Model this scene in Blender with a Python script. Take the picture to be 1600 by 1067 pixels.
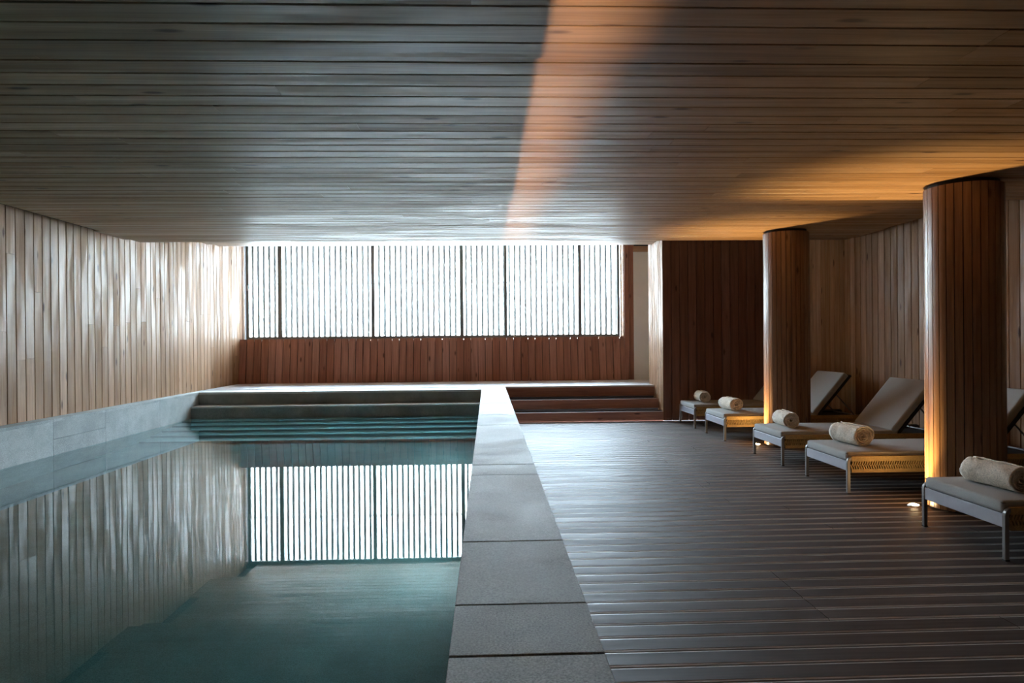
import bpy, bmesh, math, random
from mathutils import Vector, Matrix
R = math.radians
rng = random.Random(7)
for o in list(bpy.data.objects):
    bpy.data.objects.remove(o)
sc = bpy.context.scene
C = sc.collection

# ------------------------------------------------------------------ camera
# world: X to the right, Y into the room, deck at z = 0, metres
CAMZ = 1.27
cam_d = bpy.data.cameras.new('camera')
cam_d.sensor_width = 36.0
cam_d.lens = 24.0
cam_d.clip_start = 0.05
cam_d.clip_end = 200
cam = bpy.data.objects.new('camera', cam_d)
C.objects.link(cam)
cam.matrix_world = (Matrix.Translation((0, 0, CAMZ)) @ Matrix.Rotation(R(-2.04), 4, 'Z')
                    @ Matrix.Rotation(R(90 - 0.15), 4, 'X') @ Matrix.Rotation(R(-0.5), 4, 'Z'))
sc.camera = cam

# ------------------------------------------------------------------ sky, exposure
sc.view_settings.view_transform = 'Standard'
sc.view_settings.look = 'None'
sc.view_settings.exposure = 5.3
sc.view_settings.gamma = 1.0
sc.view_settings.use_curve_mapping = False
w = bpy.data.worlds.new('sky')
sc.world = w
w.use_nodes = True
bg = w.node_tree.nodes['Background']
bg.inputs['Color'].default_value = (0.68, 0.84, 1.0, 1)
bg.inputs['Strength'].default_value = 2.05
sc.cycles.max_bounces = 10
sc.cycles.diffuse_bounces = 6
sc.cycles.glossy_bounces = 6
sc.cycles.transmission_bounces = 8
sc.cycles.transparent_max_bounces = 12
sc.cycles.caustics_reflective = True
sc.cycles.caustics_refractive = True
sc.cycles.blur_glossy = 0.6
sc.cycles.sample_clamp_indirect = 6.0

# ------------------------------------------------------------------ main dimensions
XL, XR = -4.5, 4.78             # wood faces of the side walls
COPL, COPR = -0.10, 0.276       # pool kerb
ZC = 0.515                      # kerb and platform height
ZW = 0.15                       # water level
YWIN = 12.85                    # glass line
YRED = 12.45                    # foot of the low wood wall
PITCH, GAP = 0.131, 0.008
BANDS = [(-1.4, 2.5, 1.03), (2.5, 5.5, 1.12), (5.5, 8.65, 1.25), (8.65, 11.16, 1.545), (11.16, 12.85, 1.886)]
CXL, CXR = -4.31, 4.61          # ceiling edges (shadow gap to the walls)
ROOF = 3.62
YB = -3.0

portal_d = bpy.data.lights.new('window_portal', 'AREA')
portal_d.shape = 'RECTANGLE'
portal_d.size, portal_d.size_y = 7.3, 2.2
portal_d.cycles.is_portal = True
portal = bpy.data.objects.new('window_portal', portal_d)
portal.location = (-1.0, 13.35, 2.25)
portal.rotation_euler = (R(-90), 0, 0)
C.objects.link(portal)

# ------------------------------------------------------------------ helpers
def link(o, parent=None):
    C.objects.link(o)
    if parent is not None:
        o.parent = parent
    return o

def tag(o, label=None, cat=None, group=None, kind=None):
    if label: o['label'] = label
    if cat: o['category'] = cat
    if group: o['group'] = group
    if kind: o['kind'] = kind
    return o

def empty(name, loc=(0, 0, 0), rz=0):
    o = bpy.data.objects.new(name, None)
    o.location = loc
    o.rotation_euler = (0, 0, rz)
    o.empty_display_size = 0.1
    return link(o)

class MB:
    """collects geometry for one mesh"""
    def __init__(s):
        s.v, s.f, s.m = [], [], []
    def poly(s, pts, faces, mi=0):
        n = len(s.v)
        s.v += [tuple(p) for p in pts]
        s.f += [tuple(i + n for i in f) for f in faces]
        s.m += [mi] * len(faces)
        return s
    def box(s, x0, x1, y0, y1, z0, z1, mi=0):
        p = [(x0,y0,z0),(x1,y0,z0),(x1,y1,z0),(x0,y1,z0),(x0,y0,z1),(x1,y0,z1),(x1,y1,z1),(x0,y1,z1)]
        return s.poly(p, [(0,3,2,1),(4,5,6,7),(0,1,5,4),(1,2,6,5),(2,3,7,6),(3,0,4,7)], mi)
    def prism(s, prof, x0, x1, mis=None):
        """profile of (y,z) points, counter-clockwise seen from +x, extruded along x"""
        n = len(prof)
        p = [(x0, y, z) for y, z in prof] + [(x1, y, z) for y, z in prof]
        k = len(s.v)
        s.v += p
        for i in range(n):
            j = (i + 1) % n
            s.f.append((k + i, k + n + i, k + n + j, k + j)[::-1])
            s.m.append(mis[i] if mis else 0)
        s.f.append(tuple(k + i for i in range(n))[::-1]); s.m.append(0)
        s.f.append(tuple(k + n + i for i in range(n))); s.m.append(0)
        return s
    def tube(s, pts, r, seg=8, mi=0):
        rings = []
        for i, p in enumerate(pts):
            p = Vector(p)
            a = Vector(pts[max(i - 1, 0)]); b = Vector(pts[min(i + 1, len(pts) - 1)])
            d = (b - a).normalized()
            u = d.orthogonal().normalized() if i == 0 else (rings[-1][1] - d * rings[-1][1].dot(d)).normalized()
            rings.append((p, u, d.cross(u)))
        k = len(s.v)
        for p, u, q in rings:
            for j in range(seg):
                t = 2 * math.pi * j / seg
                s.v.append(tuple(p + (u * math.cos(t) + q * math.sin(t)) * r))
        for i in range(len(rings) - 1):
            for j in range(seg):
                a, b = k + i * seg + j, k + i * seg + (j + 1) % seg
                s.f.append((a, b, b + seg, a + seg)); s.m.append(mi)
        s.f.append(tuple(k + j for j in range(seg))[::-1]); s.m.append(mi)
        s.f.append(tuple(k + (len(rings) - 1) * seg + j for j in range(seg))); s.m.append(mi)
        return s
    def mesh(s, name, mats, smooth=False):
        me = bpy.data.meshes.new(name)
        me.from_pydata(s.v, [], s.f)
        for m in (mats if isinstance(mats, (list, tuple)) else [mats]):
            me.materials.append(m)
        me.polygons.foreach_set('material_index', s.m)
        bm = bmesh.new(); bm.from_mesh(me)
        bmesh.ops.recalc_face_normals(bm, faces=bm.faces)
        bm.to_mesh(me); bm.free()
        if smooth:
            me.polygons.foreach_set('use_smooth', [True] * len(me.polygons))
        me.update()
        return me
    def build(s, name, mats, parent=None, smooth=False):
        return link(bpy.data.objects.new(name, s.mesh(name, mats, smooth)), parent)

def box_obj(name, x0, x1, y0, y1, z0, z1, mat, parent=None):
    """a box whose origin sits at its centre (so object-space textures vary)"""
    cx, cy, cz = (x0+x1)/2, (y0+y1)/2, (z0+z1)/2
    o = MB().box(x0-cx, x1-cx, y0-cy, y1-cy, z0-cz, z1-cz).build(name, mat, parent)
    o.location = (cx, cy, cz)
    return o

def bevel(o, w, seg=2):
    m = o.modifiers.new('bevel', 'BEVEL')
    m.width = w; m.segments = seg; m.limit_method = 'ANGLE'
    return o

# ------------------------------------------------------------------ materials
def mat_new(name):
    m = bpy.data.materials.new(name)
    m.use_nodes = True
    nt = m.node_tree
    b = nt.nodes['Principled BSDF']
    return m, nt, b

def N(nt, typ, **kw):
    n = nt.nodes.new(typ)
    for k, v in kw.items():
        if k in ('inputs',):
            for kk, vv in v.items():
                n.inputs[kk].default_value = vv
        else:
            setattr(n, k, v)
    return n

def ramp(nt, fac, stops):
    r = nt.nodes.new('ShaderNodeValToRGB')
    e = r.color_ramp.elements
    while len(e) < len(stops): e.new(0.5)
    for i, (p, c) in enumerate(stops):
        e[i].position = p
        e[i].color = (*c, 1) if len(c) == 3 else c
    nt.links.new(fac, r.inputs['Fac'])
    return r.outputs['Color']

def maprange(nt, val, a, b, c, d):
    r = nt.nodes.new('ShaderNodeMapRange')
    r.inputs['From Min'].default_value = a; r.inputs['From Max'].default_value = b
    r.inputs['To Min'].default_value = c; r.inputs['To Max'].default_value = d
    nt.links.new(val, r.inputs['Value'])
    return r.outputs['Result']

def wood(name, dark, light, r0, r1, spec=0.5, vary=0.3, bump=0.2, knots=True, coat=0.0, patch=(0.8, 5.0, 5.0)):
    """boards: grain along local X, each board its own cut of the log"""
    m, nt, b = mat_new(name)
    L = nt.links.new
    tc = N(nt, 'ShaderNodeTexCoord')
    oi = N(nt, 'ShaderNodeObjectInfo')
    sc3 = N(nt, 'ShaderNodeVectorMath', operation='MULTIPLY')
    cmb = N(nt, 'ShaderNodeCombineXYZ')
    for k in 'XYZ': L(oi.outputs['Random'], cmb.inputs[k])
    L(cmb.outputs[0], sc3.inputs[0]); sc3.inputs[1].default_value = (37.0, 91.0, 53.0)
    add = N(nt, 'ShaderNodeVectorMath', operation='ADD')
    L(tc.outputs['Object'], add.inputs[0]); L(sc3.outputs[0], add.inputs[1])
    mp = N(nt, 'ShaderNodeMapping'); mp.inputs['Scale'].default_value = (0.8, 16, 16)
    L(add.outputs[0], mp.inputs['Vector'])
    n1 = N(nt, 'ShaderNodeTexNoise', inputs={'Scale': 1.0, 'Detail': 5.0, 'Roughness': 0.6, 'Distortion': 0.9})
    L(mp.outputs[0], n1.inputs['Vector'])
    mp2 = N(nt, 'ShaderNodeMapping'); mp2.inputs['Scale'].default_value = (3.0, 150, 150)
    L(add.outputs[0], mp2.inputs['Vector'])
    n2 = N(nt, 'ShaderNodeTexNoise', inputs={'Scale': 1.0, 'Detail': 2.0})
    L(mp2.outputs[0], n2.inputs['Vector'])
    mid = tuple((a + c) / 2 for a, c in zip(dark, light))
    col = ramp(nt, n1.outputs['Fac'], [(0.28, dark), (0.5, mid), (0.72, light)])
    mx = N(nt, 'ShaderNodeMix', data_type='RGBA', blend_type='MULTIPLY')
    mx.inputs[0].default_value = 0.45
    L(col, mx.inputs[6])
    L(ramp(nt, n2.outputs['Fac'], [(0.3, (0.55, 0.5, 0.48)), (0.62, (1, 1, 1))]), mx.inputs[7])
    col = mx.outputs[2]
    if knots:
        mp3 = N(nt, 'ShaderNodeMapping'); mp3.inputs['Scale'].default_value = (2.0, 6.5, 6.5)
        L(add.outputs[0], mp3.inputs['Vector'])
        vo = N(nt, 'ShaderNodeTexVoronoi', inputs={'Scale': 1.0})
        L(mp3.outputs[0], vo.inputs['Vector'])
        mk = N(nt, 'ShaderNodeMix', data_type='RGBA', blend_type='MULTIPLY')
        L(maprange(nt, vo.outputs['Distance'], 0.06, 0.13, 1.0, 0.0), mk.inputs[0])
        L(col, mk.inputs[6]); mk.inputs[7].default_value = (0.30, 0.22, 0.18, 1)
        col = mk.outputs[2]
    hv = N(nt, 'ShaderNodeHueSaturation')
    L(maprange(nt, oi.outputs['Random'], 0, 1, 1 - vary, 1 + vary), hv.inputs['Value'])
    L(maprange(nt, oi.outputs['Random'], 0, 1, 1.1, 0.92), hv.inputs['Saturation'])
    L(col, hv.inputs['Color'])
    L(hv.outputs[0], b.inputs['Base Color'])
    # lacquer worn in patches
    mp4 = N(nt, 'ShaderNodeMapping'); mp4.inputs['Scale'].default_value = patch
    L(add.outputs[0], mp4.inputs['Vector'])
    n4 = N(nt, 'ShaderNodeTexNoise', inputs={'Scale': 1.3, 'Detail': 4.0, 'Roughness': 0.55, 'Distortion': 0.6})
    L(mp4.outputs[0], n4.inputs['Vector'])
    L(maprange(nt, n4.outputs['Fac'], 0.42, 0.58, r0, r1), b.inputs['Roughness'])
    b.inputs['Specular IOR Level'].default_value = spec
    b.inputs['Coat Weight'].default_value = coat
    b.inputs['Coat Roughness'].default_value = 0.25
    bp = N(nt, 'ShaderNodeBump', inputs={'Strength': bump, 'Distance': 0.002})
    L(n2.outputs['Fac'], bp.inputs['Height'])
    L(bp.outputs[0], b.inputs['Normal'])
    return m

def stone(name, c0, c1, rough, speck=0.5, spec=0.35):
    m, nt, b = mat_new(name)
    L = nt.links.new
    tc = N(nt, 'ShaderNodeTexCoord')
    oi = N(nt, 'ShaderNodeObjectInfo')
    add = N(nt, 'ShaderNodeVectorMath', operation='ADD')
    mul = N(nt, 'ShaderNodeVectorMath', operation='SCALE'); mul.inputs['Scale'].default_value = 31.0
    cmb = N(nt, 'ShaderNodeCombineXYZ')
    for k in 'XYZ': L(oi.outputs['Random'], cmb.inputs[k])
    L(cmb.outputs[0], mul.inputs[0])
    L(tc.outputs['Object'], add.inputs[0]); L(mul.outputs[0], add.inputs[1])
    n1 = N(nt, 'ShaderNodeTexNoise', inputs={'Scale': 3.0, 'Detail': 6.0, 'Roughness': 0.65})
    n2 = N(nt, 'ShaderNodeTexNoise', inputs={'Scale': 170.0, 'Detail': 3.0, 'Roughness': 0.7})
    for n in (n1, n2): L(add.outputs[0], n.inputs['Vector'])
    col = ramp(nt, n1.outputs['Fac'], [(0.3, c0), (0.7, c1)])
    mx = N(nt, 'ShaderNodeMix', data_type='RGBA', blend_type='OVERLAY')
    mx.inputs[0].default_value = speck
    L(col, mx.inputs[6])
    L(ramp(nt, n2.outputs['Fac'], [(0.33, (0.15, 0.15, 0.15)), (0.5, (0.5, 0.5, 0.5)), (0.68, (0.9, 0.9, 0.88))]), mx.inputs[7])
    hv = N(nt, 'ShaderNodeHueSaturation')
    L(maprange(nt, oi.outputs['Random'], 0, 1, 0.86, 1.14), hv.inputs['Value'])
    L(mx.outputs[2], hv.inputs['Color'])
    L(hv.outputs[0], b.inputs['Base Color'])
    L(maprange(nt, n1.outputs['Fac'], 0.3, 0.7, rough - 0.08, rough + 0.1), b.inputs['Roughness'])
    b.inputs['Specular IOR Level'].default_value = spec
    bp = N(nt, 'ShaderNodeBump', inputs={'Strength': 0.15, 'Distance': 0.001})
    L(n2.outputs['Fac'], bp.inputs['Height'])
    L(bp.outputs[0], b.inputs['Normal'])
    return m

def plain(name, col, rough=0.5, metal=0.0, noise=0.08, scale=40.0, spec=0.5, bump=0.0):
    m, nt, b = mat_new(name)
    L = nt.links.new
    tc = N(nt, 'ShaderNodeTexCoord')
    n = N(nt, 'ShaderNodeTexNoise', inputs={'Scale': scale, 'Detail': 4.0})
    L(tc.outputs['Object'], n.inputs['Vector'])
    lo = tuple(c * (1 - noise) for c in col); hi = tuple(min(1, c * (1 + noise)) for c in col)
    L(ramp(nt, n.outputs['Fac'], [(0.3, lo), (0.7, hi)]), b.inputs['Base Color'])
    b.inputs['Roughness'].default_value = rough
    b.inputs['Metallic'].default_value = metal
    b.inputs['Specular IOR Level'].default_value = spec
    if bump:
        bp = N(nt, 'ShaderNodeBump', inputs={'Strength': bump, 'Distance': 0.004})
        L(n.outputs['Fac'], bp.inputs['Height'])
        L(bp.outputs[0], b.inputs['Normal'])
    return m

def emit(name, col, strength):
    m, nt, b = mat_new(name)
    b.inputs['Base Color'].default_value = (0.8, 0.8, 0.8, 1)
    b.inputs['Emission Color'].default_value = (*col, 1)
    b.inputs['Emission Strength'].default_value = strength
    return m

M = {}
M['wall_wood'] = wood('oiled_larch_wall', (0.30, 0.155, 0.076), (0.54, 0.325, 0.18), 0.38, 0.72, spec=0.32, vary=0.2)
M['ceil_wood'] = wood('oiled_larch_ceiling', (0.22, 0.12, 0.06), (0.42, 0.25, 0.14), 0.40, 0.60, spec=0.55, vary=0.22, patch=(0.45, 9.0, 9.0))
M['red_wood'] = wood('reddish_cedar', (0.25, 0.105, 0.070), (0.44, 0.20, 0.135), 0.4, 0.6, vary=0.2)
M['shaded_wood'] = wood('shaded_cedar', (0.13, 0.055, 0.035), (0.25, 0.11, 0.07), 0.45, 0.6, vary=0.2)  # cedar darkened to put the partition's backlit shade into its colour
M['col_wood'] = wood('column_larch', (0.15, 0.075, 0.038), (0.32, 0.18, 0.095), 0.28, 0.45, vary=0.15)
M['deck_wood'] = wood('dark_ipe_deck', (0.042, 0.031, 0.027), (0.080, 0.060, 0.052), 0.54, 0.62, spec=0.35, bump=0.08, patch=(0.3, 9.0, 9.0), vary=0.22, knots=False)
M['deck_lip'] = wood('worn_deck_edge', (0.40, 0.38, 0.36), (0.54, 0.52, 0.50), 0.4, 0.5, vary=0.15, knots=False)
M['pale_deck'] = wood('washed_grey_platform', (0.48, 0.46, 0.46), (0.66, 0.64, 0.65), 0.4, 0.55, vary=0.12, knots=False)
M['dark'] = plain('black_backing', (0.012, 0.010, 0.009), 0.8)
M['stone'] = stone('grey_granite', (0.29, 0.32, 0.315), (0.47, 0.50, 0.49), 0.62)
M['basin'] = stone('basin_tile', (0.16, 0.20, 0.195), (0.27, 0.32, 0.31), 0.5)
M['lit_stone'] = stone('lit_tread_stone', (0.48, 0.52, 0.52), (0.64, 0.68, 0.68), 0.45)  # paler than the risers: window light on the treads put into the colour
M['pool_stone'] = stone('pool_granite', (0.15, 0.17, 0.165), (0.27, 0.29, 0.28), 0.5)
M['frame'] = plain('grey_aluminium', (0.17, 0.205, 0.205), 0.4, 0.2)
M['white'] = plain('white_plaster', (0.84, 0.83, 0.82), 0.6, noise=0.04, scale=3)
M['slat'] = plain('grey_brown_slat', (0.21, 0.195, 0.18), 0.6)
M['facade'] = plain('pale_render', (0.78, 0.74, 0.68), 0.9)
M['facade_dark'] = plain('facade_glass', (0.22, 0.21, 0.20), 0.3)
M['pave'] = plain('pale_paving', (0.6, 0.58, 0.55), 0.9)
M['metal'] = plain('lavender_grey_metal', (0.40, 0.41, 0.47), 0.42, 0.0, noise=0.03)
M['legmetal'] = plain('bronze_grey_metal', (0.20, 0.185, 0.18), 0.42, 0.2, noise=0.03)
M['rubber'] = plain('black_rubber', (0.015, 0.015, 0.015), 0.7)
M['strap'] = plain('ochre_woven_cord', (0.42, 0.27, 0.10), 0.75, noise=0.2, scale=120)
M['cushion'] = plain('grey_outdoor_fabric', (0.40, 0.408, 0.40), 0.85, noise=0.1, scale=260, bump=0.12)
M['piping'] = plain('grey_piping', (0.17, 0.165, 0.155), 0.85)
M['towel'] = plain('cream_terry', (0.80, 0.74, 0.64), 0.95, noise=0.25, scale=110, bump=1.0, spec=0.2)
M['steel'] = plain('brushed_steel', (0.4, 0.38, 0.36), 0.35, 0.9)

def water_mat():
    m = bpy.data.materials.new('pool_water')
    m.use_nodes = True
    nt = m.node_tree
    nt.nodes.clear()
    out = N(nt, 'ShaderNodeOutputMaterial')
    rf = N(nt, 'ShaderNodeBsdfRefraction', inputs={'Color': (0.54, 0.92, 0.96, 1), 'Roughness': 0.0, 'IOR': 1.333})
    gl = N(nt, 'ShaderNodeBsdfGlossy', inputs={'Color': (0.97, 0.99, 0.99, 1), 'Roughness': 0.0})
    fr = N(nt, 'ShaderNodeFresnel', inputs={'IOR': 1.333})
    g = N(nt, 'ShaderNodeMixShader')
    nt.links.new(fr.outputs[0], g.inputs[0])
    nt.links.new(rf.outputs[0], g.inputs[1])
    nt.links.new(gl.outputs[0], g.inputs[2])
    nt.links.new(g.outputs[0], out.inputs['Surface'])
    return m
M['water'] = water_mat()

def pane_mat():
    m = bpy.data.materials.new('window_glass')
    m.use_nodes = True
    nt = m.node_tree
    nt.nodes.clear()
    out = N(nt, 'ShaderNodeOutputMaterial')
    t = N(nt, 'ShaderNodeBsdfTransparent', inputs={'Color': (0.95, 0.97, 0.97, 1)})
    g = N(nt, 'ShaderNodeBsdfGlossy', inputs={'Roughness': 0.02})
    f = N(nt, 'ShaderNodeFresnel', inputs={'IOR': 1.3})
    mx = N(nt, 'ShaderNodeMixShader')
    nt.links.new(f.outputs[0], mx.inputs[0])
    nt.links.new(t.outputs[0], mx.inputs[1])
    nt.links.new(g.outputs[0], mx.inputs[2])
    nt.links.new(mx.outputs[0], out.inputs['Surface'])
    return m
M['glass'] = pane_mat()

# ------------------------------------------------------------------ boards
_cache = {}
def board_mesh(L, w, t, mat, ch=0.003, lip=None):
    key = (round(L, 4), round(w, 4), round(t, 4), mat.name, lip is not None)
    if key in _cache: return _cache[key]
    h = w / 2
    if lip is None:
        prof = [(-h, -t), (h, -t), (h, -ch), (h - ch, 0), (-h + ch, 0), (-h, -ch)]
        me = MB().prism(prof, -L / 2, L / 2).mesh('board', [mat])
    else:
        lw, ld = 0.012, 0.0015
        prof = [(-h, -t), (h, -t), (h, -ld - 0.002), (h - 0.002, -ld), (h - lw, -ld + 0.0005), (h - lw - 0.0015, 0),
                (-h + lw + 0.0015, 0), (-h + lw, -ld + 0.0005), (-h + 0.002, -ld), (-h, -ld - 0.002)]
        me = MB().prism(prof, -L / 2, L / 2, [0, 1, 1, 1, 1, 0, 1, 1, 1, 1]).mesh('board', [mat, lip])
    _cache[key] = me
    return me

def board(parent, name, c, along, normal, L, w, t, mat, lip=None, tilt=0.006):
    """c = centre of the face you see; along = length direction; normal = towards the viewer"""
    a = Vector(along).normalized(); n = Vector(normal).normalized(); b = n.cross(a)
    o = bpy.data.objects.new(name, board_mesh(L, w, t, mat, lip=lip))
    mw = Matrix((a, b, n)).transposed().to_4x4() @ Matrix.Rotation(rng.uniform(-1, 1) * tilt, 4, 'X')
    mw.translation = Vector(c)
    o.matrix_world = mw
    link(o, parent)
    if parent is not None:
        o.matrix_parent_inverse = Matrix.Identity(4)
        o.matrix_basis = parent.matrix_basis.inverted() @ mw
    return o

def struct(name, o, label=None, cat=None):
    o.name = name
    return tag(o, label, cat, kind='structure')

BW = PITCH - GAP
T = 0.022

# ------------------------------------------------------------------ left wall
wl = struct('wall_left', MB().box(XL - 0.3, XL - T, YB, YWIN + 0.3, -1.2, ROOF).build('wall_left', M['dark']),
            'tall wall of vertical larch boards along the left side of the pool', 'wall')
y = 12.78
while y > -1.2:
    z1 = ROOF - 0.02
    z0 = ZC
    if rng.random() < 0.35:                       # butt joint somewhere up the board
        zj = rng.uniform(0.9, 2.3)
        board(wl, 'board', (XL, y, (z0 + zj) / 2), (0, 0, 1), (1, 0, 0), zj - z0 - 0.0015, BW, T, M['wall_wood'])
        board(wl, 'board', (XL, y, (zj + z1) / 2), (0, 0, 1), (1, 0, 0), z1 - zj - 0.0015, BW, T, M['wall_wood'])
    else:
        board(wl, 'board', (XL, y, (z0 + z1) / 2), (0, 0, 1), (1, 0, 0), z1 - z0, BW, T, M['wall_wood'])
    y -= PITCH

# ------------------------------------------------------------------ right wall
wr = struct('wall_right', MB().box(XR + T, XR + 0.3, YB, 10.7, -0.2, ROOF).build('wall_right', M['dark']),
            'wall of vertical larch boards behind the row of loungers', 'wall')
y = 10.42 - PITCH / 2
while y > 0.5:
    board(wr, 'board', (XR, y, (ROOF) / 2), (0, 0, -1), (-1, 0, 0), ROOF - 0.02, BW, T, M['wall_wood'])
    y -= PITCH

# ------------------------------------------------------------------ partition beside the steps
YP0, YP1, XP = 10.42, 11.3, 2.695
wp = struct('wall_partition', MB().box(XP + T, XR + 0.3, YP0 + T, YP1 - T, 0.0, ROOF).build('wall_partition', M['dark']),
            'shaded timber-clad wall end beyond the farthest lounger, right of the steps', 'wall')
x = XP + PITCH / 2 + 0.004
while x < XR:
    ww = min(BW, 2 * (XR - x))
    if ww > 0.03:
        board(wp, 'board', (x, YP0, ROOF / 2), (0, 0, 1), (0, -1, 0), ROOF - 0.02, ww, T, M['shaded_wood'])
    x += PITCH
y = YP0 + T + PITCH / 2 - 0.018
while y < YP1:
    board(wp, 'board', (XP, y, (ROOF) / 2), (0, 0, 1), (-1, 0, 0), ROOF - 0.02, BW, T, M['wall_wood'])
    y += PITCH
x = XP + PITCH / 2
while x < XR:
    board(wp, 'board', (x, YP1, ROOF / 2 + 0.25), (0, 0, 1), (0, 1, 0), ROOF - 0.53, BW, T, M['wall_wood'])
    x += PITCH

# ------------------------------------------------------------------ window wall: low leaning board wall, jamb boards, header
WX0, WX1 = -4.47, 2.50
WZ0, WZ1 = 1.29, CAMZ + 1.886
wb = struct('wall_back', MB().box(-4.8, WX1 + 0.2, YWIN - 0.06, YWIN + 0.12, -0.2, WZ0 - 0.01)
            .box(-4.8, 5.1, YWIN - 0.06, YWIN + 0.12, WZ1 + 0.01, ROOF)
            .box(WX1 + 0.035, 5.1, YWIN - 0.06, YWIN + 0.12, WZ0 - 0.01, WZ1 + 0.01).box(WX1 + 0.2, 5.1, YWIN - 0.06, YWIN + 0.12, -0.2, WZ0 - 0.01)
            .build('wall_back', M['dark']),
            'end wall with a low panel of reddish boards under the long window', 'wall')
zt, lean = 1.315, 0.12
ln = math.hypot(zt - ZC, lean)
al = Vector((0, lean, zt - ZC)).normalized()
nm = Vector((0, -(zt - ZC), lean)).normalized()
x = XL + PITCH / 2
while x < WX1 + 0.02:
    board(wb, 'board', (x, YRED + lean / 2, (ZC + zt) / 2), al, nm, ln, BW, T, M['red_wood'])
    x += PITCH
# sill between the leaning boards and the window
s = box_obj('window_sill', XL, WX1 + 0.02, YRED + lean + 0.004, YWIN - 0.06, 1.25, 1.285, M['red_wood'], wb)
# tall boards right of the window
x = WX1 + 0.05
while x < XP - 0.02:
    ww = min(BW, 2 * (XP - x))
    board(wb, 'board', (x + 0.02, YRED + 0.06, (ZC + 3.2) / 2), (0, 0, 1), (0, -1, 0), 3.2 - ZC, 0.088, T, M['red_wood'])
    x += 0.095
box_obj('window_jamb', WX1 + 0.012, WX1 + 0.032, YRED + 0.10, YWIN - 0.02, WZ0, WZ1, M['wall_wood'], wb)

dr = struct('door_1', MB().box(XP, 4.0, YRED + 0.06, YRED + 0.10, ZC, CAMZ + 1.60).build('door_1', M['white']),
            'plain white door panel past the right end of the window', 'door')
lt = struct('trim_1', MB().box(XP, XR, YRED + 0.02, YRED + 0.12, CAMZ + 1.60, CAMZ + 1.70).build('trim_1', M['wall_wood']),
            'wooden lintel over the white door panel', 'trim')
struct('wall_corridor', MB().box(4.0, 5.1, YRED + 0.08, YRED + 0.2, ZC, CAMZ + 1.6).box(4.78, 5.1, YP1 + 0.0, YRED + 0.08, 0.0, ROOF)
       .build('wall_corridor', M['white']), 'white wall closing the passage behind the timber partition', 'wall')

# ------------------------------------------------------------------ window
win = struct('window_1', empty('window_1', (0, YWIN, WZ0)), 'long bright window with dark slim frames across the end wall', 'window')
def wpart(name, x0, x1, z0, z1, y0=-0.03, y1=0.03, mat='frame'):
    return box_obj(name, x0, x1, y0, y1, z0 - WZ0, z1 - WZ0, M[mat], win)
wpart('window_frame', WX0, WX0 + 0.05, WZ0, WZ1)
wpart('window_frame', WX1 - 0.05, WX1, WZ0, WZ1)
wpart('window_frame', WX0 + 0.05, WX1 - 0.05, WZ0, WZ0 + 0.07)
wpart('window_frame', WX0 + 0.05, WX1 - 0.05, WZ1 - 0.05, WZ1)
def wx(px):
    u, p = (px - 800) / 1066.7, R(2.04)
    return YWIN * (u * math.cos(p) + math.sin(p)) / (math.cos(p) - u * math.sin(p))
mull = [(wx(px), wd) for px, wd in ((438.5, 0.075), (583.5, 0.06), (722.5, 0.055), (790.5, 0.06), (906.5, 0.065))]
edges = [WX0 + 0.05]
for mx_, wd in mull:
    wpart('mullion', mx_ - wd / 2, mx_ + wd / 2, WZ0 + 0.07, WZ1 - 0.05)
    edges += [mx_ - wd / 2, mx_ + wd / 2]
edges.append(WX1 - 0.05)
for i in range(0, len(edges), 2):
    wpart('pane', edges[i], edges[i + 1], WZ0 + 0.07, WZ1 - 0.05, -0.004, 0.004, 'glass')
hnd = MB().box(-0.012, 0.012, -0.05, -0.03, -0.05, 0.05).tube([(0, -0.05, 0.03), (0, -0.075, 0.03), (0, -0.075, -0.06)], 0.008).build('window_handle', M['steel'], win)
hnd.location = (WX0 + 0.03, 0, 2.27 - WZ0)

# slat screen outside
scr = empty('slat_screen', (0, 13.12, WZ0 - 0.3))
tag(scr, 'screen of thin upright slats standing outside the long window', 'screen')
sm = MB().box(-0.023, 0.023, -0.014, 0.014, 0, 2.5).mesh('slat', M['slat'])
x = -4.75
while x < 2.95:
    o = bpy.data.objects.new('slat', sm); link(o, scr)
    o.location = (x, 0, 0)
    x += 0.1035
MB().tube([(-4.8, 0.056, 1.385), (3.0, 0.056, 1.385)], 0.006, 6).build('cross_rod', M['frame'], scr)
MB().box(-4.8, 3.0, -0.02, 0.02, -0.05, 0.0).box(-4.8, 3.0, -0.02, 0.02, 2.5, 2.55).build('screen_rail', M['frame'], scr)

# ------------------------------------------------------------------ outdoors
struct('ground', MB().box(-30, 30, 13.0, 60, -0.5, -0.02).build('ground', M['pave']), 'pale paved ground outside the window', 'ground')
bd = empty('building', (0, 24, -0.02))
tag(bd, 'pale building seen faintly through the slats outside', 'building')
MB().box(-12, 1.5, 0, 6, 0, 5.2).box(1.5, 12, 0.8, 6, 0, 4.2).build('facade', M['facade'], bd)
for (x0, z0, ww, hh) in ((-6.5, 1.5, 1.3, 1.9), (-2.6, 2.4, 1.2, 1.2), (0.2, 1.3, 0.5, 1.9), (4.2, 1.6, 1.6, 1.2)):
    yy = 0 if x0 < 1.5 else 0.8
    wdo = box_obj('facade_window', x0, x0 + ww, yy - 0.03, yy + 0.02, z0, z0 + hh, M['facade_dark'], bd)
    for a in (0.0, 0.5, 1.0):
        MB().box(-ww / 2 + a * ww - 0.03, -ww / 2 + a * ww + 0.03, -0.045, -0.02, -hh / 2, hh / 2).build('facade_window_bar', M['facade'], wdo)
rl = MB()
for zz in (1.55, 2.05): rl.box(-8.0, -3.0, -0.9, -0.86, zz, zz + 0.05)
for k in range(11): rl.box(-8.0 + k * 0.5 - 0.015, -8.0 + k * 0.5 + 0.015, -0.9, -0.86, 1.4, 2.08)
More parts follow.
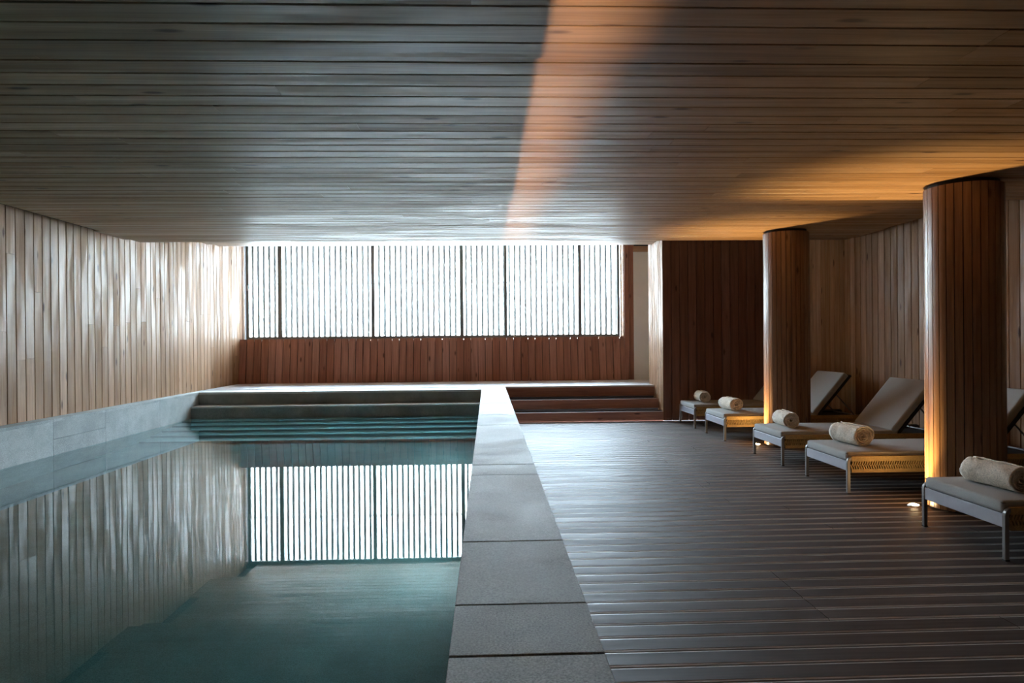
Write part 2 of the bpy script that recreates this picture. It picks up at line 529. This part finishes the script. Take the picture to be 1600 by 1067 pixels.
rl.box(-8.0, -3.0, -0.95, 0.0, 1.32, 1.42)
rl.build('balcony_railing', M['facade_dark'], bd)

# ------------------------------------------------------------------ roof, wall behind the camera
struct('wall_front', MB().box(XL - 0.3, XR + 0.3, YB - 0.2, YB, -1.2, ROOF).build('wall_front', M['red_wood']), 'timber wall behind the viewpoint', 'wall')
struct('roof_slab', MB().box(XL - 0.3, XR + 0.3, YB - 0.2, YWIN + 0.6, ROOF, ROOF + 0.2).build('roof_slab', M['dark']), 'dark slab above the stepped ceiling', 'slab')

# ------------------------------------------------------------------ ceiling: five bands stepping up towards the window
ce = struct('ceiling', MB().box(-4.2, 4.4, YB + 0.1, -1.4, CAMZ + 1.03, CAMZ + 1.1).build('ceiling', M['ceil_wood']),
            'stepped ceiling of long oiled boards running across the pool hall', 'ceiling')
for bi, (y0, y1, h) in enumerate(BANDS):
    z = CAMZ + h
    xr = CXR if y1 < 11.2 else XR + 0.2
    top = ROOF if y1 > 8.7 else (CAMZ + BANDS[bi + 1][2] + 0.25)
    MB().box(CXL, xr, y0 + 0.002, y1 - T - 0.002, z + T, min(top, ROOF - 0.002)).build('ceiling_core', M['dark'], ce)
    n = max(1, round((y1 - y0) / PITCH))
    p = (y1 - y0) / n
    for i in range(n):
        yy = y0 + (i + 0.5) * p
        k = 3 if bi in (1,) else 2
        cuts = [CXL]
        if k == 3:
            cuts += [rng.uniform(-3.4, -0.6), rng.uniform(0.4, 3.4)]
        else:
            cuts += [rng.uniform(-2.6, 2.6)]
        cuts.append(xr)
        for a, b2 in zip(cuts[:-1], cuts[1:]):
            board(ce, 'board', ((a + b2) / 2, yy, z), (1, 0, 0), (0, 0, -1), b2 - a - 0.0015, p - GAP, T, M['ceil_wood'])
    if bi < 4:                                      # the riser up to the next band
        zn = CAMZ + BANDS[bi + 1][2]
        hgt = zn - z + 0.015
        board(ce, 'fascia', ((CXL + xr) / 2, y1, z + hgt / 2 + T * 0), (1, 0, 0), (0, 1, 0), xr - CXL, hgt, T, M['ceil_wood'])
# dark strips closing the shadow gaps along both walls
for (y0, y1, h) in ((-1.4, 2.5, 1.03), (2.5, 5.5, 1.12), (5.5, 7.98, 1.25), (8.65, 10.39, 1.545), (11.16, 12.75, 1.886)):
    box_obj('gap_strip', XL + 0.002, CXL - 0.002, y0 + 0.002, y1 - 0.002, CAMZ + h + 0.05, CAMZ + h + 0.075, M['dark'], ce)
    if y1 < 8:
        box_obj('gap_strip', CXR + 0.002, XR - 0.002, y0 + 0.002, y1 - 0.002, CAMZ + h + 0.05, CAMZ + h + 0.075, M['dark'], ce)
# blocks that close the side gaps just before the two big steps
for (y0, y1, h) in ((7.98, 8.65, 1.285), (10.39, 11.16, 1.575)):
    for (x0, x1) in ((XL, CXL), (CXR, XR)):
        if x0 > 0 and y0 > 9: continue
        box_obj('gap_block', x0 + 0.002, x1 - 0.002, y0, y1, CAMZ + h, CAMZ + h + 0.6, M['ceil_wood'], ce)

# ------------------------------------------------------------------ deck floor
fl = struct('floor', MB().box(COPR, XR + T, YB, 10.42, -0.12, -0.045).build('floor', M['dark']),
            'dark timber deck of boards laid across beside the pool', 'floor')
n = int((10.42 + 1.0) / 0.1300)
for i in range(n):
    yy = 10.42 - (i + 0.5) * 0.1300
    if 2.95 < yy < 3.7: cuts = [COPR + 0.035, 1.525, XR]
    else: cuts = [COPR + 0.035, rng.choice([2.4, 3.1, 3.7, 1.9, 4.2]) + rng.uniform(-0.2, 0.2), XR]
    for a, b2 in zip(cuts[:-1], cuts[1:]):
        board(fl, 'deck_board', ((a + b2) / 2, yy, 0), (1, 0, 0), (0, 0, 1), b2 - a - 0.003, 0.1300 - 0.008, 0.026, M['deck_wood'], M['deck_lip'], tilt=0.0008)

# ------------------------------------------------------------------ pool kerb
kb = struct('pool_kerb', MB().box(COPL + 0.004, COPR - 0.004, YB, 11.0, -1.0, ZC - 0.045).build('pool_kerb', M['pool_stone']),
            'raised grey stone kerb running between the pool and the deck', 'kerb')
joints = []
for yp in (1025, 945, 846, 742, 726, 701, 664, 648, 630):
    joints.append(0.755 * 1067 / (yp - 531.0))
joints = [-1.0, 0.0, 1.0] + joints + [11.0]
for a, b2 in zip(joints[:-1], joints[1:]):
    o = box_obj('kerb_slab', COPL, COPR, a + 0.003, b2 - 0.003, ZC - 0.045, ZC + rng.uniform(-0.001, 0.001), M['stone'], kb)
    bevel(o, 0.003)
# faces of the kerb
for a in range(-1, 11):
    yb = min(a + 1, 11.0)
    box_obj('kerb_facing', COPR - 0.003, COPR - 0.0005, a + 0.002, yb - 0.002, -0.03, ZC - 0.05, M['stone'], kb)

# ------------------------------------------------------------------ pool basin
ZF = -0.78
LX = -4.36
pb = struct('pool_basin', MB().box(XL - 0.3, COPL + 0.003, YB, 12.0, ZF - 0.2, ZF)
            .box(XL - 0.3, LX - 0.03, YB, 10.45, ZF, ZC - 0.03)
            .box(LX, COPL, YB, YB + 0.1, ZF, ZC).build('pool_basin', M['basin']),
            'stone-lined pool basin with a ledge along the boarded left wall', 'pool')
js = [9.23, 7.94, 7.0, 5.9, 4.7, 3.5, 2.3, 1.1, -0.1, -1.3]
prev = 10.45
for i, j in enumerate(js):
    if i == 2:
        box_obj('wall_slab', LX - 0.03, LX, j + 0.002, prev - 0.002, 0.312, ZC - 0.003, M['stone'], pb)
        box_obj('wall_slab', LX - 0.03, LX, j + 0.002, prev - 0.002, ZF, 0.308, M['stone'], pb)
    else:
        box_obj('wall_slab', LX - 0.03, LX, j + 0.002, prev - 0.002, ZF, ZC - 0.003, M['stone'], pb)
    box_obj('ledge_slab', XL - 0.02, LX + 0.004, j + 0.002, prev - 0.002, ZC - 0.03, ZC, M['stone'], pb)
    prev = j

# pool steps: two dry, then on under the water
ps = struct('pool_steps', empty('pool_steps', (0, 10.45, 0)), 'wide stone steps leading from the platform down into the water', 'steps')
tops = [(0.325, 10.17, 10.45)]
zz, yy = 0.325, 10.17
for k in range(5):
    zz -= 0.192; 
    tops.append((zz, yy - 0.30, yy)); yy -= 0.30
for (zt_, ya, yb) in tops:
    if zt_ <= ZF + 0.02: break
    box_obj('step', LX + 0.001, COPL + 0.002, ya - 10.45 + 0.004, yb - 10.45, ZF, zt_ - 0.025, M['pool_stone'], ps)
    bevel(box_obj('tread', LX + 0.001, COPL + 0.002, ya - 10.45, yb - 10.45, zt_ - 0.025, zt_, M['lit_stone'], ps), 0.004, 1)

# added underwater lamps, unseen, for teal glow in the water and fill above
pl_mat = emit('pool_fill_glow', (0.75, 0.93, 1.0), 0.1)
for i, (yl, lab) in enumerate(((1.0, 'added underwater fill lamp in the kerb nearest the viewpoint'), (4.2, 'added underwater fill lamp in the kerb at mid pool'), (7.4, 'added underwater fill lamp in the kerb near the pool steps'))):
    u = empty('pool_fill_lamp', (COPL + 0.004, yl, -0.30), 0)
    tag(u, lab, 'lamp', 'added underwater fill lamps in the kerb')
    k = 20
    for nm_, r0_, x_, mt_ in (('fill_lamp_rim', 0.085, -0.006, M['steel']), ('fill_lamp_lens', 0.07, -0.009, pl_mat)):
        pts = [(xx, r0_ * math.cos(2 * math.pi * q / k), r0_ * math.sin(2 * math.pi * q / k)) for xx in (0, x_) for q in range(k)]
        MB().poly(pts, [(q, (q + 1) % k, k + (q + 1) % k, k + q) for q in range(k)] + [tuple(range(k)), tuple(range(k, 2 * k))]).build(nm_, mt_, u)
    d = bpy.data.lights.new('pool_fill_light', 'AREA')
    d.shape = 'DISK'; d.size = 0.13; d.energy = 0.21; d.color = (0.72, 0.95, 1.0)
    o = bpy.data.objects.new('pool_fill_light', d)
    o.location = (-0.015, 0, 0); o.rotation_euler = (0, R(90), 0)
    link(o, u)

# water
wt = MB().poly([(LX - 0.002, YB + 0.1, 0), (COPL + 0.006, YB + 0.1, 0), (COPL + 0.006, 10.17, 0), (LX - 0.002, 10.17, 0)], [(0, 1, 2, 3)]).build('pool_water', M['water'])
wt.location.z = ZW
tag(wt, 'still clear teal water filling the pool', 'water', kind='stuff')

# ------------------------------------------------------------------ platform and deck-side steps
pf = struct('floor_platform', MB().box(XL, COPR, 10.45 + 0.03, YWIN, -0.1, ZC - 0.03).box(COPR, XR, 11.0 + 0.03, YWIN, -0.1, ZC - 0.03)
            .build('floor_platform', M['dark']), 'raised platform under the long window', 'floor')
box_obj('nosing', XL, COPL, 10.45, 10.90, ZC - 0.03, ZC, M['lit_stone'], pf)
box_obj('riser', LX, COPL, 10.45, 10.479, 0.325, ZC - 0.03, M['pool_stone'], pf)
yy = 11.0
while yy < YRED + 0.1:
    board(pf, 'deck_board', ((COPR + XP) / 2, yy + PITCH / 2, ZC), (1, 0, 0), (0, 0, 1), XP - COPR, BW, 0.026, M['pale_deck'])
    board(pf, 'deck_board', ((COPR + XL) / 2, yy + PITCH / 2, ZC), (1, 0, 0), (0, 0, 1), COPR - XL - 0.003, BW, 0.026, M['pale_deck'])
    if yy > YP1: board(pf, 'deck_board', ((XP + XR) / 2, yy + PITCH / 2, ZC), (1, 0, 0), (0, 0, 1), XR - XP - 0.003, BW, 0.026, M['pale_deck'])
    yy += PITCH
box_obj('riser', COPR, XP, 11.0 + 0.004, 11.03, 0.3433, ZC - 0.027, M['red_wood'], pf)
st = struct('deck_steps', empty('deck_steps', (0, 10.42, 0)), 'dark timber steps climbing from the deck to the platform', 'steps')
for k, (ya, yb, zt_) in enumerate(((10.42, 10.71, 0.1717), (10.71, 11.0, 0.3433))):
    box_obj('riser', COPR, XP, ya - 10.42 + 0.004, ya - 10.42 + 0.03, zt_ - 0.1717, zt_ - 0.026, M['red_wood'], st)
    board(st, 'tread', ((COPR + XP) / 2, ya - 10.42 + 0.145, zt_), (1, 0, 0), (0, 0, 1), XP - COPR, 0.290, 0.026, M['pale_deck'], tilt=0)
    box_obj('step_core', COPR, XP, ya - 10.42 + 0.03, yb - 10.42, -0.04, zt_ - 0.027, M['dark'], st)

# ------------------------------------------------------------------ warm light strip at the foot of the kerb
ls = empty('light_strip', (COPR + 0.019, 0, 0))
tag(ls, 'slim warm light strip hidden at the foot of the kerb', 'lamp')
MB().box(-0.010, 0.014, 0.0, 9.6, -0.045, -0.012).build('housing', M['steel'], ls)
MB().box(-0.005, 0.005, 0.02, 9.58, -0.012, -0.010).build('diffuser', emit('strip_glow', (1.0, 0.58, 0.30), 0.34), ls)
ld = bpy.data.lights.new('strip_light', 'AREA')
ld.shape = 'RECTANGLE'; ld.size, ld.size_y = 0.010, 9.5
ld.spread = R(16)
ld.energy = 0.31
ld.color = (1.0, 0.67, 0.36)
lo = bpy.data.objects.new('strip_light', ld)
lo.location = (0, 4.8, -0.008)
lo.rotation_euler = (R(180), 0, 0)
link(lo, ls)

# ------------------------------------------------------------------ columns with uplights
def column(yc, h, label):
    c = empty('column', (3.52, yc, 0))
    tag(c, label, 'column', 'timber columns along the deck')
    top = CAMZ + h - 0.03
    r, ns = 0.255, 30
    core = MB()
    for (rr, z0, z1) in ((r - 0.03, 0.0, CAMZ + h),):
        pts = [(rr * math.cos(2 * math.pi * i / 40), rr * math.sin(2 * math.pi * i / 40), z) for z in (z0, z1) for i in range(40)]
        core.poly(pts, [(i, (i + 1) % 40, 40 + (i + 1) % 40, 40 + i) for i in range(40)] + [tuple(range(40))[::-1], tuple(range(40, 80))])
    core.build('core', M['dark'], c)
    # one stave: slightly curved face
    da = 2 * math.pi / ns
    g = 0.006 / r
    L = top - 0.012
    prof = []
    a0, a1 = -da / 2 + g / 2, da / 2 - g / 2
    for k in range(4):
        a = a0 + (a1 - a0) * k / 3
        prof.append((math.sin(a) * r, math.cos(a) * r - r))
    prof2 = [(math.sin(a1) * (r - T), math.cos(a1) * (r - T) - r), (math.sin(a0) * (r - T), math.cos(a0) * (r - T) - r)]
    key = ('stave', round(L, 3))
    if key not in _cache:
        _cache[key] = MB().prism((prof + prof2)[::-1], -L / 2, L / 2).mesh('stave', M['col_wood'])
    for i in range(ns):
        t = da * i
        n = Vector((math.cos(t), math.sin(t), 0)); a = Vector((0, 0, 1)); b = n.cross(a)
        mw = Matrix((a, b, n)).transposed().to_4x4()
        mw.translation = n * r + Vector((0, 0, 0.012 + L / 2))
        o = bpy.data.objects.new('stave', _cache[key]); link(o, c)
        o.matrix_basis = mw
    return c
COLS = [(4.925, 1.12, 'round timber column beside the nearest lounger, the thicker-looking one at right'),
        (7.925, 1.25, 'round timber column farther back, between the second and third farthest loungers')]
for a in COLS: column(*a)

def uplight(yc, label):
    u = empty('floor_uplight', (3.183, yc, 0))
    tag(u, label, 'lamp', 'floor uplights at the columns')
    ring = MB()
    k = 24
    for (ra, rb, za, zb) in ((0.045, 0.034, 0.0, 0.008),):
        pts = []
        for rr, z in ((ra, za), (ra - 0.004, zb), (rb, zb), (rb, za)):
            pts += [(rr * math.cos(2 * math.pi * i / k), rr * math.sin(2 * math.pi * i / k), z) for i in range(k)]
        ring.poly(pts, [(j * k + i, j * k + (i + 1) % k, ((j + 1) % 4) * k + (i + 1) % k, ((j + 1) % 4) * k + i) for j in range(4) for i in range(k)])
    ring.build('trim_ring', M['steel'], u)
    ln_ = MB()
    pts = [(0.033 * math.cos(2 * math.pi * i / k), 0.033 * math.sin(2 * math.pi * i / k), 0.004) for i in range(k)]
    pts += [(0.02 * math.cos(2 * math.pi * i / k), 0.02 * math.sin(2 * math.pi * i / k), 0.013) for i in range(k)]
    pts += [(0, 0, 0.016)]
    ln_.poly(pts, [(i, (i + 1) % k, k + (i + 1) % k, k + i) for i in range(k)] + [(k + i, k + (i + 1) % k, 2 * k) for i in range(k)])
    ln_.build('lens', emit('uplight_lens', (1.0, 0.72, 0.38), 6.0), u, smooth=True)
    for nm_, en, size in (('uplight_beam', 11.0, 64), ('uplight_spill', 0.8, 130)):
        d = bpy.data.lights.new(nm_, 'SPOT')
        d.energy = en
        d.color = (1.0, 0.67, 0.25)
        d.spot_size = R(size); d.spot_blend = 1.0
        d.shadow_soft_size = 0.02
        o = bpy.data.objects.new(nm_, d)
        o.location = (0, 0, 0.03)
        o.rotation_euler = (R(180), 0, 0)
        link(o, u)
uplight(5.006, 'glowing floor uplight left of the nearest column, by the nearest lounger')
uplight(7.986, 'glowing floor uplight at the farther column, under the middle lounger')

# ------------------------------------------------------------------ sun loungers
def rbox(name, x0, x1, y0, y1, z0, z1, mat, parent, rad=0.025, seg=3, puff=0.0):
    bm = bmesh.new()
    bmesh.ops.create_cube(bm, size=1.0)
    cx, cy, cz = (x0+x1)/2, (y0+y1)/2, (z0+z1)/2
    for v in bm.verts:
        v.co = Vector((v.co.x * (x1-x0), v.co.y * (y1-y0), v.co.z * (z1-z0)))
    bmesh.ops.subdivide_edges(bm, edges=[e for e in bm.edges if abs(e.verts[0].co.z - e.verts[1].co.z) < 1e-6], cuts=5, use_grid_fill=True)
    hx, hy, hz = (x1-x0)/2, (y1-y0)/2, (z1-z0)/2
    for v in bm.verts:
        if puff and v.co.z > 0:
            v.co.z += puff * (1 - (v.co.x/hx)**4) * (1 - (v.co.y/hy)**4)
    sharp = [e for e in bm.edges if len(e.link_faces) == 2 and e.calc_face_angle(0) > 0.8]
    bmesh.ops.bevel(bm, geom=sharp, offset=rad, segments=seg, affect='EDGES', profile=0.6)
    me = bpy.data.meshes.new(name); bm.to_mesh(me); bm.free()
    me.materials.append(mat)
    me.polygons.foreach_set('use_smooth', [True] * len(me.polygons))
    o = link(bpy.data.objects.new(name, me), parent)
    o.location = (cx, cy, cz)
    return o

LEN, HW = 1.86, 0.37            # lounger length, half width (outer legs)
def make_lounger():
    root = empty('sun_lounger')
    # legs: flat bars that bend over at the top into the side rail
    for ex in (0, 1):
        for sy in (-1, 1):
            d = 1 if ex == 0 else -1
            x0 = 0.0 if ex == 0 else LEN
            path = [(0.0, 0.006), (0.0, 0.255)]
            for k in range(1, 6):
                t = k / 5 * math.pi / 2
                path.append((0.045 * (1 - math.cos(t)), 0.255 + 0.045 * math.sin(t)))
            path.append((0.075, 0.300))
            mb = MB()
            th = 0.026
            pts = []
            for i, (px, pz) in enumerate(path):
                a = path[max(i-1, 0)]; b = path[min(i+1, len(path)-1)]
                dx, dz = b[0]-a[0], b[1]-a[1]; q = math.hypot(dx, dz)
                nx, nz = dz/q, -dx/q
                for (ox, oy) in ((0, -0.013), (th, -0.013), (th, 0.013), (0, 0.013)):
                    pts.append((x0 + d*(px + nx*ox), sy*(HW-0.013) + oy, pz + nz*ox))
            fs = []
            for i in range(len(path)-1):
                for j in range(4):
                    fs.append((i*4+j, i*4+(j+1) % 4, (i+1)*4+(j+1) % 4, (i+1)*4+j))
            fs += [(0, 1, 2, 3), tuple(len(pts)-4+j for j in range(4))]
            mb.poly(pts, fs)
            lg = mb.build('leg', M['legmetal'], root)
            bevel(lg, 0.003, 1)
            fx0 = x0 + (0.0 if d > 0 else -th)
            MB().box(fx0, fx0+th, sy*(HW-0.013)-0.013, sy*(HW-0.013)+0.013, 0.0, 0.008).build('foot_glide', M['rubber'], lg)
    # broad end rails
    for x0 in (0.004, LEN-0.016):
        bevel(MB().box(x0, x0+0.012, -HW+0.026, HW-0.026, 0.185, 0.262).build('end_rail', M['metal'], root), 0.002, 1)
    for sy in (-1, 1):
        yo = sy*(HW-0.013)
        MB().box(0.07, LEN-0.07, yo-0.010, yo+0.010, 0.275, 0.297).build('side_rail', M['legmetal'], root)
        # woven side: two solid bands and two rows of slanted cords
        ws = MB()
        yi, yf = sy*(HW-0.018), sy*(HW+0.002)
        ya, yb = min(yi, yf), max(yi, yf)
        ws.box(0.035, LEN-0.035, ya, yb, 0.262, 0.302)
        ws.box(0.035, LEN-0.035, ya, yb, 0.172, 0.200)
        k, px = 0, 0.035
        while px < LEN - 0.05:
            for (za, zb, sl) in ((0.200, 0.233, -0.011), (0.229, 0.262, 0.011)):
                wq = 0.0100
                p = [(px, ya, za), (px+wq, ya, za), (px+wq, yb, za), (px, yb, za),
                     (px+sl, ya, zb), (px+sl+wq, ya, zb), (px+sl+wq, yb, zb), (px+sl, yb, zb)]
                ws.poly(p, [(0,3,2,1),(4,5,6,7),(0,1,5,4),(1,2,6,5),(2,3,7,6),(3,0,4,7)])
            px += 0.0200
        MB().box(0.04, LEN-0.04, min(yi, yi-sy*0.004), max(yi, yi-sy*0.004), 0.176, 0.29).build('side_lining', M['rubber'], root)
        w_ = ws.build('woven_side', M['strap'], root)
        w_['kind'] = 'stuff'
    # webbing platform under the mattress, back part hinged
    MB().box(0.03, LEN-0.03, -HW+0.03, HW-0.03, 0.252, 0.261).build('webbing', M['rubber'], root)
    mt = rbox('seat_cushion', 0.005, 1.20, -HW+0.026, HW-0.026, 0.262, 0.334, M['cushion'], root, 0.022, 3, 0.008)
    # welt seam round the upper edge of the mattress
    hxs, hys, zz = 0.592, HW - 0.031, 0.024
    MB().tube([(-hxs, -hys, zz), (-hxs, hys, zz), (hxs, hys, zz), (hxs, -hys, zz), (-hxs, -hys, zz)], 0.004, 6).build('piping', M['piping'], mt)
    # backrest
    ang = R(50)
    hx, hz = 1.175, 0.288
    back = rbox('back_cushion', 0, 0.64, -HW+0.02, HW-0.02, 0.010, 0.080, M['cushion'], root, 0.022, 3, 0.006)
    loc = Vector((0.32, 0, 0.045))
    rot = Matrix.Rotation(-ang, 4, 'Y')
    back.matrix_basis = Matrix.Translation((hx, 0, hz)) @ rot @ Matrix.Translation(loc)
    bf = MB()
    bf.box(0, 0.66, -HW+0.02, -HW+0.045, -0.018, 0.008).box(0, 0.66, HW-0.045, HW-0.02, -0.018, 0.008)
    bf.box(0.635, 0.66, -HW+0.045, HW-0.045, -0.018, 0.008).box(0.0, 0.635, -HW+0.045, HW-0.045, -0.006, 0.006)
    b_ = bf.build('back_frame', M['rubber'], root)
    b_.matrix_basis = Matrix.Translation((hx, 0, hz)) @ rot
    for sy in (-1, 1):
        px = hx + 0.40*math.cos(ang); pz = hz + 0.40*math.sin(ang) - 0.012
        MB().tube([(px, sy*0.26, pz), (hx+0.52, sy*0.26, 0.285)], 0.008).build('back_strut', M['legmetal'], root)
    MB().tube([(hx+0.52, -0.33, 0.285), (hx+0.52, 0.33, 0.285)], 0.008).build('strut_bar', M['legmetal'], root)
    return root

def copy_tree(o, parent=None):
    c = o.copy(); C.objects.link(c); c.parent = parent
    for ch in list(o.children): copy_tree(ch, c)
    return c

LX0 = 2.895
LY = [4.10, 5.782, 7.012, 8.66, 9.877]
LAB = ['nearest sun lounger, cut by the right edge of the photo',
       'second nearest sun lounger, its head hidden by the nearer column',
       'middle sun lounger of the five, raised backrest left of the nearer column',
       'second farthest sun lounger, crossed by the farther column',
       'farthest sun lounger, standing against the shaded timber wall']
proto = make_lounger()
for i, yc in enumerate(LY):
    o = proto if i == 0 else copy_tree(proto)
    o.location = (LX0, yc, 0)
    tag(o, LAB[i], 'sun lounger', 'grey sun loungers in a row on the deck')

# ------------------------------------------------------------------ rolled towels
def towel_mesh(seed, length, rad):
    rg = random.Random(seed)
    turns, th = 5.2, 0.0115
    segs = 150
    nl = 15
    off = [rg.uniform(-1, 1) for _ in range(400)]
    inner, outer = [], []
    for i in range(segs + 1):
        t = i / segs * turns * 2 * math.pi
        r = 0.014 + (rad - 0.014) * (i / segs) ** 0.92
        inner.append((t, r - th * 0.66)); outer.append((t, r))
    mb = MB()
    def pt(t, r, u, lump):
        x = r * math.cos(t); z = r * math.sin(t)
        z = max(z, -rad * 0.90) * 0.96
        return (x * (1 + 0.03 * lump), u, z + 0.0)
    rows = []
    for k in range(nl + 1):
        u = -length/2 + length * k / nl
        row = []
        for idx, lst in enumerate((inner, outer)):
            for i, (t, r) in enumerate(lst):
                lump = math.sin(t * 2.3 + seed) * math.sin(k * 0.9 + seed * 2 + t)
                end = 0.0
                if k in (0, nl):
                    end = (1 if k else -1) * (-0.010 * (1 - i / segs) + 0.005 * math.sin(t * 1.7 + seed))
                rr = r * (1 + (0.035 * lump if i > segs * 0.6 else 0)) + (0.0030 * off[(i * 7 + k * 31) % 400] if idx else 0)
                row.append(pt(t, rr, u + end, lump))
        rows.append(row)
    n1 = segs + 1
    V = [p for row in rows for p in row]
    F = []
    W = 2 * n1
    for k in range(nl):
        for i in range(segs):
            for base, flip in ((0, 1), (n1, 0)):
                a = k*W + base + i; f = (a, a+1, a+1+W, a+W)
                F.append(f[::-1] if flip else f)
        a = k*W + segs; F.append((a, a+n1, a+n1+W, a+W))
        a = k*W; F.append((a, a+n1, a+n1+W, a+W))
    for k in (0, nl):
        for i in range(segs):
            a = k*W + i; F.append((a, a+1, a+1+n1, a+n1))
    mb.poly(V, F)
    return mb.mesh('rolled_towel', M['towel'], smooth=True)
TL = ['cream rolled towel on the nearest lounger at the right edge',
      'cream rolled towel on the second nearest lounger',
      'cream rolled towel on the middle lounger of the five',
      'cream rolled towel on the second farthest lounger',
      'cream rolled towel on the farthest lounger']
TR = [(0.225, 0.0, 0.086), (0.255, 0.05, 0.096), (0.22, 0.05, 0.088), (0.225, 0.04, 0.090), (0.24, 0.04, 0.088)]
for i, yc in enumerate(LY):
    dx, dy, rad = TR[i]
    o = bpy.data.objects.new('rolled_towel', towel_mesh(i * 3 + 1, (0.39, 0.34, 0.35, 0.35, 0.35)[i], rad))
    link(o)
    o.location = (LX0 + dx, yc + dy, 0.343 + rad * 0.90 * 0.96)
    o.rotation_euler = (0, 0, R((6, 8, -4, 5, -3)[i]))
    tag(o, TL[i], 'towel', 'rolled towels on the loungers')
